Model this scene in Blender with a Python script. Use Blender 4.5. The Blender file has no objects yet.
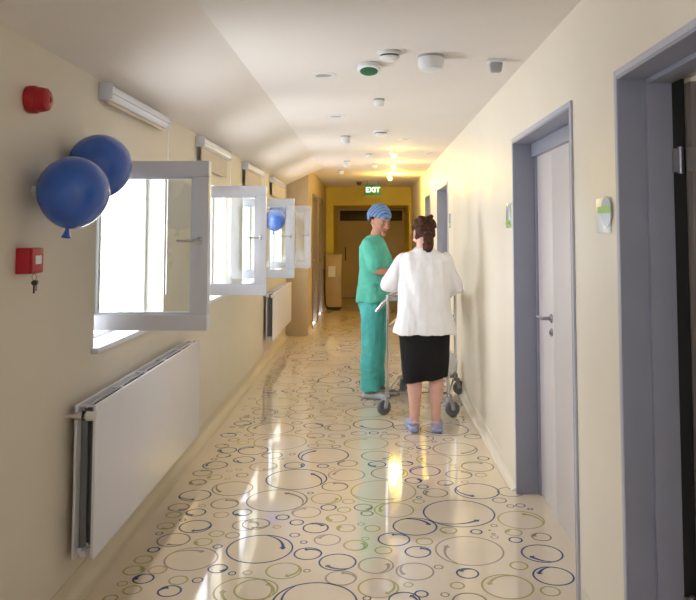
import bpy, bmesh, math, random
from mathutils import Vector, Matrix, noise
random.seed(7)
S = bpy.context.scene
C = S.collection
PI = math.pi

# ------------------------------------------------------------------ camera
F, PX, PY, H, PITCH = 740.0, 370.0, 187.0, 1.5, math.radians(3.48)
cam = bpy.data.cameras.new('camera'); co = bpy.data.objects.new('camera', cam); C.objects.link(co)
co.location = (0, 0, H); co.rotation_euler = (PI/2 + PITCH, 0, 0)
cam.sensor_width = 36; cam.lens = F*36/696
cam.shift_x = -(PX-348)/696; cam.shift_y = -(300-PY)/696
cam.clip_start = .05
S.camera = co
# ------------------------------------------------------------------ world, light, exposure
w = bpy.data.worlds.new('sky'); S.world = w; w.use_nodes = True
bg = w.node_tree.nodes['Background']; bg.inputs[0].default_value = (.88, .935, 1, 1); bg.inputs[1].default_value = 9.0
S.view_settings.view_transform = 'Standard'; S.view_settings.look = 'None'
S.view_settings.gamma = 1; S.view_settings.use_curve_mapping = False
S.view_settings.exposure = 0.40
WL, WR, WLF = -1.22, .85, -.90          # wall planes
Y0, Y1, YS = -3.0, 15.2, 10.8           # ends of the corridor, step of the left wall
CZ, CR, JZ = 2.43, -.70, 2.19           # ceiling height, crease, junction with the left wall
WINS = [(-2.3, -1.2), (-.5, .6), (3.3, 4.4), (5.15, 6.25), (7.1, 8.2), (9.1, 10.2)]
WZ0, WZ1 = .98, 1.86
for a, b in WINS:
    L = bpy.data.lights.new('daylight_portal', 'AREA'); L.shape = 'RECTANGLE'; L.size = b-a; L.size_y = WZ1-WZ0
    L.cycles.is_portal = True
    o = bpy.data.objects.new('daylight_portal', L); C.objects.link(o)
    o.location = (-1.49, (a+b)/2, (WZ0+WZ1)/2); o.rotation_euler = (PI/2, 0, -PI/2)

# ------------------------------------------------------------------ materials
def mat(name, col, rough=.5, metal=0, var=.04, scale=6, bump=0, bscale=40, coat=0, spec=.5, trans=0, emit=None, es=0, sss=0):
    m = bpy.data.materials.new(name); m.use_nodes = True
    nt = m.node_tree; p = nt.nodes['Principled BSDF']
    p.inputs['Roughness'].default_value = rough; p.inputs['Metallic'].default_value = metal
    p.inputs['Coat Weight'].default_value = coat; p.inputs['Coat Roughness'].default_value = .06
    p.inputs['Specular IOR Level'].default_value = spec
    p.inputs['Transmission Weight'].default_value = trans
    p.inputs['Base Color'].default_value = (*col, 1)
    if var:
        tc = nt.nodes.new('ShaderNodeTexCoord'); n = nt.nodes.new('ShaderNodeTexNoise'); n.inputs['Scale'].default_value = scale
        n.inputs['Detail'].default_value = 3
        r = nt.nodes.new('ShaderNodeValToRGB')
        r.color_ramp.elements[0].position = .3; r.color_ramp.elements[1].position = .7
        r.color_ramp.elements[0].color = (*[c*(1-var) for c in col], 1); r.color_ramp.elements[1].color = (*[min(1, c*(1+var)) for c in col], 1)
        nt.links.new(tc.outputs['Object'], n.inputs['Vector']); nt.links.new(n.outputs['Fac'], r.inputs['Fac'])
        nt.links.new(r.outputs['Color'], p.inputs['Base Color'])
    if bump:
        tc = nt.nodes.new('ShaderNodeTexCoord'); n = nt.nodes.new('ShaderNodeTexNoise'); n.inputs['Scale'].default_value = bscale
        b = nt.nodes.new('ShaderNodeBump'); b.inputs['Strength'].default_value = bump; b.inputs['Distance'].default_value = .01
        nt.links.new(tc.outputs['Object'], n.inputs['Vector']); nt.links.new(n.outputs['Fac'], b.inputs['Height'])
        nt.links.new(b.outputs['Normal'], p.inputs['Normal'])
    if emit:
        p.inputs['Emission Color'].default_value = (*emit, 1); p.inputs['Emission Strength'].default_value = es
    if sss:
        p.inputs['Subsurface Weight'].default_value = sss; p.inputs['Subsurface Radius'].default_value = (.02, .008, .005)
    return m
def srgb(r, g, b):
    f = lambda c: (c/255/12.92) if c/255 <= .04045 else ((c/255+.055)/1.055)**2.4
    return (f(r), f(g), f(b))
M = {}
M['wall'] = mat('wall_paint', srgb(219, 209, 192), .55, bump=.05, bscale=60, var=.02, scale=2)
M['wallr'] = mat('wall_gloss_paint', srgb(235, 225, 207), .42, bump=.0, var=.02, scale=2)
def wavy(m):
    nt = m.node_tree; p = nt.nodes['Principled BSDF']; tc = nt.nodes.new('ShaderNodeTexCoord'); mp = nt.nodes.new('ShaderNodeMapping')
    mp.inputs['Scale'].default_value = (1, 2.2, .25); n = nt.nodes.new('ShaderNodeTexNoise'); n.inputs['Scale'].default_value = 1.0; n.inputs['Detail'].default_value = 0
    b = nt.nodes.new('ShaderNodeBump'); b.inputs['Strength'].default_value = .6; b.inputs['Distance'].default_value = .05
    nt.links.new(tc.outputs['Object'], mp.inputs[0]); nt.links.new(mp.outputs[0], n.inputs['Vector']); nt.links.new(n.outputs['Fac'], b.inputs['Height']); nt.links.new(b.outputs['Normal'], p.inputs['Normal'])
wavy(M['wallr'])
M['ceil'] = mat('ceiling_paint', srgb(228, 220, 212), .7, var=.015, scale=2)
M['endwall'] = mat('end_wall_lamp_tint', srgb(240, 216, 96), .55, var=.02)  # yellow of the lamp light is put into the wall colour
M['cove'] = mat('cove_paint', srgb(214, 200, 174), .5, var=.02)
M['tanwall'] = mat('shaded_wall_tone', srgb(186, 164, 130), .5, var=.03)  # tan darkens the stepped wall as if unlit, shade put into the colour
M['floor'] = mat('floor_resin', srgb(229, 211, 185), .06, var=.03, scale=3, spec=.8, coat=.35)
M['navy'] = mat('ring_navy', srgb(62, 88, 128), .09, var=.05)
M['taupe'] = mat('ring_taupe', srgb(165, 148, 140), .09, var=.05)
M['olive'] = mat('ring_olive', srgb(172, 168, 100), .09, var=.05)
M['greyb'] = mat('ring_grey_brown', srgb(140, 130, 112), .09, var=.05)
M['tan'] = mat('ring_tan', srgb(190, 160, 115), .09, var=.05)
M['frame'] = mat('door_frame_grey', srgb(146, 148, 163), .4, var=.03)
M['frame_edge'] = mat('door_frame_edge', srgb(186, 187, 200), .4, var=.02)
M['leaf'] = mat('door_leaf', srgb(214, 206, 202), .35, var=.03, scale=1.5)
M['leafd'] = mat('door_leaf_brown', srgb(128, 118, 112), .45, var=.05, scale=3)
M['enddoor'] = mat('end_door', srgb(220, 198, 156), .5, var=.04, scale=2)
M['dark'] = mat('dark_panel', srgb(70, 52, 40), .4)
M['black'] = mat('black_rubber', srgb(28, 28, 30), .5)
M['pvc'] = mat('white_pvc', srgb(224, 227, 238), .3, var=.01)
M['chrome'] = mat('chrome', srgb(215, 215, 220), .25, metal=1, var=.02)
M['steel'] = mat('brushed_steel', srgb(150, 150, 155), .35, metal=.9, var=.05)
M['rad'] = mat('radiator_enamel', srgb(228, 227, 235), .28, var=.01)
M['radin'] = mat('radiator_inner', srgb(120, 122, 126), .5, var=.05)
M['plastic'] = mat('white_plastic', srgb(226, 226, 226), .35, var=.01)
M['plasticg'] = mat('grey_plastic', srgb(165, 165, 165), .4, var=.02)
M['green'] = mat('green_disc', srgb(24, 98, 62), .4, var=.05)
M['exit'] = mat('exit_green', srgb(16, 120, 78), .4, var=.02, emit=srgb(20, 150, 95), es=.12)
M['exitw'] = mat('exit_letters', srgb(240, 250, 245), .4, var=0, emit=(.9, 1, .95), es=.9)
M['red'] = mat('red_plastic', srgb(176, 20, 36), .35, var=.04, scale=20)
M['redc'] = mat('red_call_point', srgb(186, 28, 52), .38, var=.03, scale=20)
M['blue'] = mat('balloon_blue', srgb(40, 96, 196), .14, var=.03, scale=4, coat=.4)
M['blind'] = mat('blind_fabric', srgb(214, 200, 176), .8, bump=.2, bscale=300)
M['sign'] = mat('sign_white', srgb(235, 240, 240), .3, var=.01)
M['signc'] = mat('sign_frosted', srgb(196, 206, 206), .15, var=.02)
M['lime'] = mat('sign_lime', srgb(160, 200, 80), .35, var=.05)
M['cab'] = mat('cabinet_board', srgb(196, 172, 135), .5, var=.05, scale=4)
M['scrub'] = mat('scrub_cotton', srgb(92, 188, 166), .8, bump=.25, bscale=60, var=.08, scale=9)
M['scrubp'] = mat('scrub_trousers', srgb(84, 186, 182), .8, bump=.3, bscale=50, var=.1, scale=9)
M['blouse'] = mat('white_blouse', srgb(242, 240, 242), .8, bump=.15, bscale=40, var=.03, scale=8)
M['skirt'] = mat('black_skirt', srgb(9, 8, 11), .9, bump=.2, bscale=40)
M['skin'] = mat('skin', srgb(224, 176, 160), .5, var=.06, scale=12, sss=.1)
M['skin2'] = mat('skin_tan', srgb(190, 134, 108), .5, var=.06, scale=12, sss=.1)
M['hair'] = mat('brown_hair', srgb(70, 42, 28), .75, var=.45, scale=35, spec=.25, bump=.5, bscale=60)
M['lips'] = mat('lips', srgb(160, 84, 80), .5, var=0)
M['eye'] = mat('eye_dark', srgb(40, 28, 24), .3, var=0)
M['eyew'] = mat('eye_white', srgb(170, 160, 150), .3, var=0)
M['croc'] = mat('lilac_clog', srgb(158, 170, 214), .5, var=.04)
M['shoe'] = mat('pale_shoe', srgb(190, 200, 214), .5, var=.04)
M['paper'] = mat('paper', srgb(238, 238, 236), .7, var=.01)
M['bag'] = mat('white_bag', srgb(226, 226, 226), .6, var=.03, bump=.3, bscale=25)
M['wheel'] = mat('wheel_grey', srgb(105, 108, 112), .45, var=.05)
M['glasses'] = mat('spectacle_frame', srgb(150, 70, 60), .3, var=0)
# cap stripes
def cap_mat():
    m = mat('surgical_cap', srgb(96, 132, 180), .85, var=0)
    nt = m.node_tree; p = nt.nodes['Principled BSDF']; tc = nt.nodes.new('ShaderNodeTexCoord')
    wv = nt.nodes.new('ShaderNodeTexWave'); wv.inputs['Scale'].default_value = 13; wv.inputs['Distortion'].default_value = 2.5
    wv.bands_direction = 'DIAGONAL'
    r = nt.nodes.new('ShaderNodeValToRGB'); r.color_ramp.elements[0].color = (*srgb(66, 100, 158), 1); r.color_ramp.elements[1].color = (*srgb(132, 160, 196), 1)
    nt.links.new(tc.outputs['Object'], wv.inputs['Vector']); nt.links.new(wv.outputs['Fac'], r.inputs['Fac']); nt.links.new(r.outputs['Color'], p.inputs['Base Color'])
    return m
M['cap'] = cap_mat()
# thin window glass: mostly clear with a mirror sheen
def glass_mat():
    m = bpy.data.materials.new('window_glass'); m.use_nodes = True; nt = m.node_tree
    nt.nodes.remove(nt.nodes['Principled BSDF']); out = nt.nodes['Material Output']
    t = nt.nodes.new('ShaderNodeBsdfTransparent'); t.inputs[0].default_value = (.93, .96, .95, 1)
    g = nt.nodes.new('ShaderNodeBsdfGlossy'); g.inputs['Roughness'].default_value = .01
    mx = nt.nodes.new('ShaderNodeMixShader'); fr = nt.nodes.new('ShaderNodeFresnel'); fr.inputs[0].default_value = 1.9
    nt.links.new(fr.outputs[0], mx.inputs[0]); nt.links.new(t.outputs[0], mx.inputs[1]); nt.links.new(g.outputs[0], mx.inputs[2])
    nt.links.new(mx.outputs[0], out.inputs[0]); return m
M['glass'] = glass_mat()

# ------------------------------------------------------------------ helpers
def BM(): return bmesh.new()
def box(bm, x0, x1, y0, y1, z0, z1, bev=0):
    vs = [bm.verts.new((x, y, z)) for x in (x0, x1) for y in (y0, y1) for z in (z0, z1)]
    fs = [(0,1,3,2),(4,6,7,5),(0,4,5,1),(2,3,7,6),(0,2,6,4),(1,5,7,3)]
    faces = [bm.faces.new([vs[i] for i in f]) for f in fs]
    if bev:
        es = list({e for f in faces for e in f.edges})
        bmesh.ops.bevel(bm, geom=es, offset=bev, segments=2, affect='EDGES', profile=.6)
def frame_of(d, ref=None):
    d = Vector(d).normalized()
    r = Vector(ref) if ref is not None else (Vector((0, 0, 1)) if abs(d.z) < .9 else Vector((0, 1, 0)))
    u = r.cross(d).normalized(); v = d.cross(u).normalized()
    return u, v, d
def tube(bm, pts, rad, n=12, closed=False, ref=None):
    pts = [Vector(p) for p in pts]
    if not hasattr(rad, '__len__'): rad = [rad]*len(pts)
    rings = []; u = None
    for i, p in enumerate(pts):
        a = pts[i-1] if i or closed else p; b = pts[(i+1) % len(pts)] if i < len(pts)-1 or closed else p
        d = (b-a).normalized()
        if u is None: u, v, _ = frame_of(d, ref)
        else:
            u = (u - d*u.dot(d)).normalized(); v = d.cross(u).normalized()
        r = rad[i]; ra, rb = (r, r) if not hasattr(r, '__len__') else r
        rings.append([bm.verts.new(p + u*ra*math.cos(2*PI*k/n) + v*rb*math.sin(2*PI*k/n)) for k in range(n)])
    m = len(rings)
    for i in range(m if closed else m-1):
        A, B = rings[i], rings[(i+1) % m]
        for k in range(n): bm.faces.new((A[k], A[(k+1)%n], B[(k+1)%n], B[k]))
    if not closed:
        bm.faces.new(list(reversed(rings[0]))); bm.faces.new(rings[-1])
def lathe(bm, prof, c=(0,0,0), axis=(0,0,1), n=32, ref=None):
    u, v, d = frame_of(axis, ref); c = Vector(c); rings = []
    for r, h in prof:
        if r < 1e-6: rings.append([bm.verts.new(c+d*h)])
        else: rings.append([bm.verts.new(c+d*h+(u*math.cos(2*PI*k/n)+v*math.sin(2*PI*k/n))*r) for k in range(n)])
    for A, B in zip(rings, rings[1:]):
        for k in range(n):
            if len(A) == 1 and len(B) == 1: continue
            if len(A) == 1: bm.faces.new((A[0], B[(k+1)%n], B[k]))
            elif len(B) == 1: bm.faces.new((A[k], A[(k+1)%n], B[0]))
            else: bm.faces.new((A[k], A[(k+1)%n], B[(k+1)%n], B[k]))
def ball(bm, c, r, seg=20, rings=12, rot=None):
    r = Vector(r) if hasattr(r, '__len__') else Vector((r, r, r)); c = Vector(c)
    res = bmesh.ops.create_uvsphere(bm, u_segments=seg, v_segments=rings, radius=1)
    for v in res['verts']:
        q = Vector((v.co.x*r.x, v.co.y*r.y, v.co.z*r.z))
        if rot: q = rot @ q
        v.co = q + c
def obj(name, bm, m, parent=None, smooth=True, ang=35):
    bmesh.ops.recalc_face_normals(bm, faces=bm.faces[:])
    me = bpy.data.meshes.new(name); bm.to_mesh(me); bm.free()
    for mm in (m if isinstance(m, (list, tuple)) else [m]): me.materials.append(M[mm])
    o = bpy.data.objects.new(name, me); C.objects.link(o)
    if parent: o.parent = parent
    if smooth:
        me.polygons.foreach_set('use_smooth', [True]*len(me.polygons))
        try: me.set_sharp_from_angle(angle=math.radians(ang))
        except Exception: pass
    return o
def thing(name, label, cat, loc=(0,0,0), rz=0, group=None):
    o = bpy.data.objects.new(name, None); C.objects.link(o); o.location = loc; o.rotation_euler = (0, 0, rz)
    o.empty_display_size = .1
    return tag(o, label, cat, group)
def tag(o, label, cat, group=None):
    o['label'] = label; o['category'] = cat
    if group: o['group'] = group
    return o
def struct(name, bm, m, parent=None, label=None, cat=None, **k):
    o = obj(name, bm, m, parent, **k)
    if not parent:
        o['kind'] = 'structure'
        if label: o['label'] = label
        if cat: o['category'] = cat
    return o
def sempty(name, label, cat, loc=(0,0,0)):
    o = bpy.data.objects.new(name, None); C.objects.link(o); o.location = loc; o['kind'] = 'structure'; o['label'] = label; o['category'] = cat
    o.empty_display_size = .1
    return o
def remesh(bm, name, m, parent, voxel=.006, smooth=3, disp=None):
    """fuse the closed shapes in bm into one continuous surface"""
    bmesh.ops.recalc_face_normals(bm, faces=bm.faces[:])
    me = bpy.data.meshes.new('tmp'); bm.to_mesh(me); bm.free()
    o = bpy.data.objects.new('tmp', me); C.objects.link(o)
    r = o.modifiers.new('r', 'REMESH'); r.mode = 'VOXEL'; r.voxel_size = voxel
    s = o.modifiers.new('s', 'SMOOTH'); s.factor = .5; s.iterations = smooth
    dg = bpy.context.evaluated_depsgraph_get(); ev = o.evaluated_get(dg)
    nm = bpy.data.meshes.new_from_object(ev); bpy.data.objects.remove(o); bpy.data.meshes.remove(me)
    if disp:
        ns = [v.normal.copy() for v in nm.vertices]
        for v, n in zip(nm.vertices, ns): v.co = v.co + n*disp(v.co)
    nm.materials.clear(); nm.materials.append(M[m])
    nm.polygons.foreach_set('use_smooth', [True]*len(nm.polygons))
    nm.name = name
    q = bpy.data.objects.new(name, nm); C.objects.link(q); q.parent = parent
    return q
def ground(px, py):
    """photograph pixel -> point on the floor"""
    cx, cy = (px-PX)/F, -(py-PY)/F
    d = Vector((cx, math.cos(PITCH)-cy*math.sin(PITCH), math.sin(PITCH)+cy*math.cos(PITCH)))
    t = -H/d.z
    return d.x*t, d.y*t

# ------------------------------------------------------------------ floor with its inlaid rings
def seg_solid(bm, cx, cy, r, wd, z=.0006, n=None, arc=None):
    n = n or max(20, int(60*min(1, r/.12)))
    if arc is None:
        A = [bm.verts.new((cx+(r-wd)*math.cos(2*PI*k/n), cy+(r-wd)*math.sin(2*PI*k/n), z)) for k in range(n)]
        B = [bm.verts.new((cx+r*math.cos(2*PI*k/n), cy+r*math.sin(2*PI*k/n), z)) for k in range(n)]
        return [bm.faces.new((A[k], B[k], B[(k+1)%n], A[(k+1)%n])) for k in range(n)]
    a0, a1 = arc; out = []; prev = None; n = 18
    # swoosh between the ring and a smaller inner circle, arrow-like tip at its end
    for k in range(n+1):
        t = k/n; a = a0+(a1-a0)*t
        ri = r*(1-.04-.26*math.sin(PI*.55*t)); h = wd*(.35+.9*t) 
        if t > .84: h = wd*3.2*(1-t)/.16+.0005
        P = (bm.verts.new((cx+(ri-h)*math.cos(a), cy+(ri-h)*math.sin(a), z*1.3)), bm.verts.new((cx+(ri+h*.6)*math.cos(a), cy+(ri+h*.6)*math.sin(a), z*1.3)))
        if prev: out.append(bm.faces.new((prev[0], prev[1], P[1], P[0])))
        prev = P
    return out
RINGS = []
def addlist(ox, oy, sc, L):
    for x, y, wpx, c in L:
        X, Y = ground(ox+x/sc, oy+y/sc); a, _ = ground(ox+(x-wpx/2)/sc, oy+y/sc); b, _ = ground(ox+(x+wpx/2)/sc, oy+y/sc)
        RINGS.append((X, Y, (b-a)/2, c))
N, T, O_, G, B_ = 1, 2, 3, 4, 5
addlist(0, 0, 1, [(259.8, 548.7, 67, N)])
addlist(250, 420, 3.335, [(245,118,170,N),(155,197,205,N),(322,183,125,T),(445,238,220,O_),(465,178,125,G),(387,78,150,O_),(425,120,110,G),
 (283,222,90,G),(255,262,105,O_),(90,268,205,G),(262,292,55,N),(188,308,100,T),(378,292,65,G),(390,312,45,G),(480,300,135,O_),(545,202,60,N),
 (156,342,50,N),(288,328,72,O_),(219,360,88,N),(320,361,66,O_),(408,362,56,O_),(20,347,95,G),(90,357,28,B_),(550,355,150,N),(149,384,36,N),
 (258,400,92,T),(480,398,110,N),(352,418,84,O_),(445,435,62,O_),(384,396,28,O_),(193,446,96,N),(292,474,128,N),(420,485,122,T),(550,505,130,T),
 (560,440,90,N),(112,503,122,O_),(190,503,26,G),(303,527,108,T),(428,560,140,O_),(528,550,35,O_),(215,610,290,N),(20,565,150,O_),(390,595,30,N),
 (515,600,110,N),(325,145,70,G),(520,145,50,N),(292,25,90,G)])
addlist(410, 420, 3.333, [(223,237,150,N),(50,170,105,N),(163,182,90,G),(85,243,85,G),(163,310,240,N),(370,333,156,O_),(118,210,55,G),(30,258,20,N),
 (335,287,28,N),(368,285,34,N),(401,297,20,N),(335,240,90,G),(372,243,24,G),(298,268,50,G),(128,368,60,O_),(221,373,42,N),(345,375,60,O_),(352,400,48,N),
 (438,390,68,G),(280,352,25,G),(265,368,10,G),(278,380,14,G),(440,445,140,N),(363,486,64,O_),(478,520,138,N),(468,571,70,O_),(325,555,175,O_),(192,511,78,N),
 (158,552,52,O_),(198,435,230,T),(48,405,60,O_),(38,580,50,N),(200,605,120,G),(80,132,120,O_),(225,155,110,G),(150,97,150,G),(45,92,50,N),(30,60,100,G),(210,55,60,G)])
addlist(80, 480, 3.867, [(445,60,125,N),(455,10,65,O_),(590,33,160,G),(560,92,110,G),(382,106,84,G),(362,135,62,O_),(448,126,80,N),(546,135,62,B_),(627,126,76,N),
 (332,178,70,O_),(446,180,126,N),(528,208,62,O_),(362,232,130,G),(476,240,74,O_),(285,270,50,N),(245,308,74,O_),(208,350,85,O_),(430,305,208,T),(245,382,85,N),
 (533,343,80,N),(300,348,75,B_),(202,426,76,O_),(346,430,95,N),(380,388,78,O_),(455,388,45,N),(118,458,60,O_),(630,430,230,O_),(640,175,105,T)])
addlist(160, 380, 3.867, [(213,330,98,N),(360,272,118,N),(260,272,76,N),(325,309,84,N),(400,335,110,T),(164,360,76,G),(212,376,60,O_),(146,396,70,G),
 (465,240,205,O_),(247,293,58,G),(240,255,55,G),(265,213,62,N),(285,232,44,G),(268,352,26,B_),(318,368,50,G),(545,140,100,G),(640,148,90,O_),(565,44,80,G)])
def ok(x, y, r, gap):
    return all((x-a)**2+(y-b)**2 > (r+c+gap)**2 for a, b, c, _ in RINGS)
def xr(y):
    return WL+.2, (WR-.05)
for rmin, rmax, tries in ((.15, .19, 700), (.10, .13, 1600), (.06, .08, 3000), (.035, .045, 4200), (.018, .024, 2200)):
    for _ in range(tries):
        r = random.uniform(rmin, rmax); y = random.uniform(Y0+.3, Y1-.2)
        lo = (WL if y < YS else WLF)+.12; x = random.uniform(lo, WR-.04)
        if x-r < lo or x+r > WR-.04: continue
        if ok(x, y, r, .006): RINGS.append((x, y, r, random.choices([N, T, O_, G, B_], [4, 3, 3, 3, .4])[0]))
bm = BM()
def fl(x0, x1, y0, y1): box(bm, x0, x1, y0, y1, -.12, 0)
fl(WL-.02, WR, Y0, YS); fl(WLF-.02, WR, YS, Y1); fl(-.78, .8, Y1, 17.2)
fl(WR, 1.12, 3.1, 4.35); fl(WR, 1.12, 8.05, 9.3); fl(WR, 1.12, 10.4, 11.3); fl(WR, 3.2, .2, 2.505); 
rr = random.Random(3)
for x, y, r, c in RINGS:
    fs = seg_solid(bm, x, y, r, .0085 if r > .03 else .006)
    if r > .045:
        a0 = rr.uniform(0, 2*PI); fs += seg_solid(bm, x, y, r, .009, arc=(a0, a0+rr.choice((-1, 1))*rr.uniform(1.3, 2.1)))
    for f in fs: f.material_index = c
struct('floor', bm, ['floor', 'navy', 'taupe', 'olive', 'greyb', 'tan'], smooth=False, label='glossy beige floor with blue olive and grey bubble rings', cat='floor')

# ------------------------------------------------------------------ walls and ceiling
def wall_with_holes(bm, x0, x1, y0, y1, z1, holes):
    """holes: (ya, yb, za, zb)"""
    y = y0
    for ya, yb, za, zb in sorted(holes):
        box(bm, x0, x1, y, ya, 0, z1)
        if za > 0: box(bm, x0, x1, ya, yb, 0, za)
        box(bm, x0, x1, ya, yb, zb, z1)
        y = yb
    box(bm, x0, x1, y, y1, 0, z1)
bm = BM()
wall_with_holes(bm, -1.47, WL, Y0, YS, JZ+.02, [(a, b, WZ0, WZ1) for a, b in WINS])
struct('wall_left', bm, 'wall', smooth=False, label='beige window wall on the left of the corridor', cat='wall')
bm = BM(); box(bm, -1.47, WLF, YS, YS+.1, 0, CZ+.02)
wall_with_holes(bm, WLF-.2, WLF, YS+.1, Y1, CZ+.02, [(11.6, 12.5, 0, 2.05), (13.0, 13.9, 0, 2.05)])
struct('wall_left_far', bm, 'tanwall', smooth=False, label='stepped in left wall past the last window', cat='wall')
DZ = 2.03
DOORS = [(1.3, 2.505), (3.1, 4.35), (8.05, 9.3), (10.4, 11.3)]
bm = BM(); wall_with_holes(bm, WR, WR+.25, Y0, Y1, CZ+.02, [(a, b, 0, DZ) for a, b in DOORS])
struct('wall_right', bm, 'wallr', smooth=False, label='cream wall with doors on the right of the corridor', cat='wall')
bm = BM()
box(bm, WLF-.2, -.75, Y1, 17.2, 0, CZ+.02); box(bm, .8, 1.1, Y1, 17.2, 0, CZ+.02); box(bm, -.75, .8, Y1, 17.2, 2.05, CZ+.02)
box(bm, -1.0, 1.0, 17.2, 17.3, 0, CZ)
struct('wall_end', bm, 'endwall', smooth=False, label='yellow lit end wall of the corridor above the far door', cat='wall')
bm = BM(); box(bm, -1.5, 1.1, Y0-.1, Y0, 0, CZ+.02); struct('wall_back', bm, 'wall', smooth=False)
bm = BM()
box(bm, CR, WR+.1, Y0, YS, CZ, CZ+.12); box(bm, WLF-.1, WR+.1, YS, Y1, CZ, CZ+.12)
vs = [(CR, CZ), (WL-.05, JZ-.026), (WL-.05, JZ+.2), (CR, CZ+.12)]
A = [bm.verts.new((x, Y0, z)) for x, z in vs]; Bv = [bm.verts.new((x, YS, z)) for x, z in vs]
for k in range(4): bm.faces.new((A[k], A[(k+1)%4], Bv[(k+1)%4], Bv[k]))
bm.faces.new(A); bm.faces.new(Bv)
struct('ceiling', bm, 'ceil', smooth=False, label='off white attic ceiling sloping down over the windows', cat='ceiling')
# coved skirting
def cove(bm, x, sx, y0, y1, r=.05):
    P = [(x+sx*r, 0.0005)]+[(x+sx*(r-r*math.sin(t)), r-r*math.cos(t)) for t in [PI/2*k/6 for k in range(1, 7)]]+[(x+sx*.003, r+.05), (x, r+.05), (x, .0005)]
    A = [bm.verts.new((a, y0, b)) for a, b in P]; B2 = [bm.verts.new((a, y1, b)) for a, b in P]; n = len(P)
    for k in range(n): bm.faces.new((A[k], A[(k+1)%n], B2[(k+1)%n], B2[k]))
    bm.faces.new(A); bm.faces.new(B2)
bm = BM(); cove(bm, WL, 1, Y0, YS); cove(bm, WLF, 1, YS+.1, 11.5); cove(bm, WLF, 1, 13.95, 15.2)
struct('baseboard_left', bm, 'cove', label='coved beige floor edge along the left wall', cat='baseboard')
bm = BM()
for a, b in ((Y0, 1.25), (2.6, 3.05), (4.4, 8.0), (9.35, 10.35), (11.35, Y1)): cove(bm, WR, -1, a, b, .035)
struct('baseboard_right', bm, 'wallr', label='coved white skirting along the right wall', cat='baseboard')
# window wall end caps, outside room seen through the near door
bm = BM(); box(bm, 1.1, 3.2, 2.95, 3.05, 0, 2.6); box(bm, 1.1, 3.2, .1, .2, 0, 2.6); box(bm, 3.2, 3.3, .1, 3.05, 0, 2.6); box(bm, 1.1, 3.3, .1, 3.05, 2.6, 2.7)
box(bm, 1.1, 3.2, 2.55, 3.0, -.1, 0)
struct('wall_side_room', bm, 'wall', smooth=False)
bm = BM()
for a, b in ((11.6, 12.5), (13.0, 13.9)): box(bm, WLF-.3, WLF-.2, a-.05, b+.05, 0, 2.15)
for a, b in DOORS[1:]: box(bm, WR+.25, WR+.3, a-.05, b+.05, 0, 2.15)
struct('door_light_block', bm, 'wall', smooth=False)  # unseen boards added behind the doors to keep sky light from leaking in

# ------------------------------------------------------------------ windows
def add_window(i, a, b, sash=True):
    i += 1
    lab = {3: 'white casement window beside the blue balloons, sash swung open', 4: 'white casement window second from the camera, sash swung open',
           5: 'white casement window third from the camera, sash swung open', 6: 'white casement window farthest down the corridor, sash swung open'}.get(i, 'white casement window behind the viewer, sash swung open')
    w_ = sempty('window_%d' % i, lab, 'window', (WL, a, WZ0))
    wd, hh = b-a, WZ1-WZ0
    bm = BM(); x0, x1 = -.16, -.105; t = .035
    box(bm, x0, x1, 0, t, 0, hh, .004); box(bm, x0, x1, wd-t, wd, 0, hh, .004); box(bm, x0, x1, t, wd-t, 0, t, .004); box(bm, x0, x1, t, wd-t, hh-t, hh, .004)
    obj('window_frame', bm, 'pvc', w_)
    bm = BM(); box(bm, -.105, .030, -.03, wd+.03, -.012, .012, .004); obj('window_sill', bm, 'pvc', w_)
    # open sash, hinged at the near jamb, standing square to the wall
    sw, z0, z1, th = .585, .075, .845, .055
    h = bpy.data.objects.new('sash', None)
    bm = BM(); st = .072
    box(bm, 0, sw, 0, th, z0, z0+st, .004); box(bm, 0, sw, 0, th, z1-st, z1, .004); box(bm, 0, st, 0, th, z0+st, z1-st, .004); box(bm, sw-st, sw, 0, th, z0+st, z1-st, .004)
    # glazing bead
    for q in ((st, sw-st, z0+st, z0+st+.01), (st, sw-st, z1-st-.01, z1-st), (st, st+.01, z0+st, z1-st), (sw-st-.01, sw-st, z0+st, z1-st)):
        box(bm, q[0], q[1], .012, th-.012, q[2], q[3])
    s = obj('sash', bm, 'pvc', w_); s.location = (-.10, .075, 0); s.rotation_euler = (0, 0, math.radians({3: -1.0, 4: 0, 5: 1.5, 6: 1}.get(i, 0)))
    bm = BM(); box(bm, st, sw-st, .026, .030, z0+st, z1-st); obj('glass', bm, 'glass', s, smooth=False)
    bm = BM(); zc = (z0+z1)/2+.02
    box(bm, sw-.046, sw-.026, -.008, 0, zc-.016, zc+.016, .003); tube(bm, [(sw-.036, -.008, zc), (sw-.036, -.04, zc)], .007, 10)
    tube(bm, [(sw-.03, -.04, zc), (sw-.06, -.045, zc), (sw-.13, -.045, zc)], [.007, .006, .005], 10)
    obj('handle', bm, 'chrome', s)
    for zz in (z0+.08, z1-.08):
        bm = BM(); tube(bm, [(-.004, .0, zz-.035), (-.004, .0, zz+.035)], .009, 10); obj('hinge', bm, 'pvc', s)
for i, (a, b) in enumerate(WINS): add_window(i, a, b)

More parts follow.
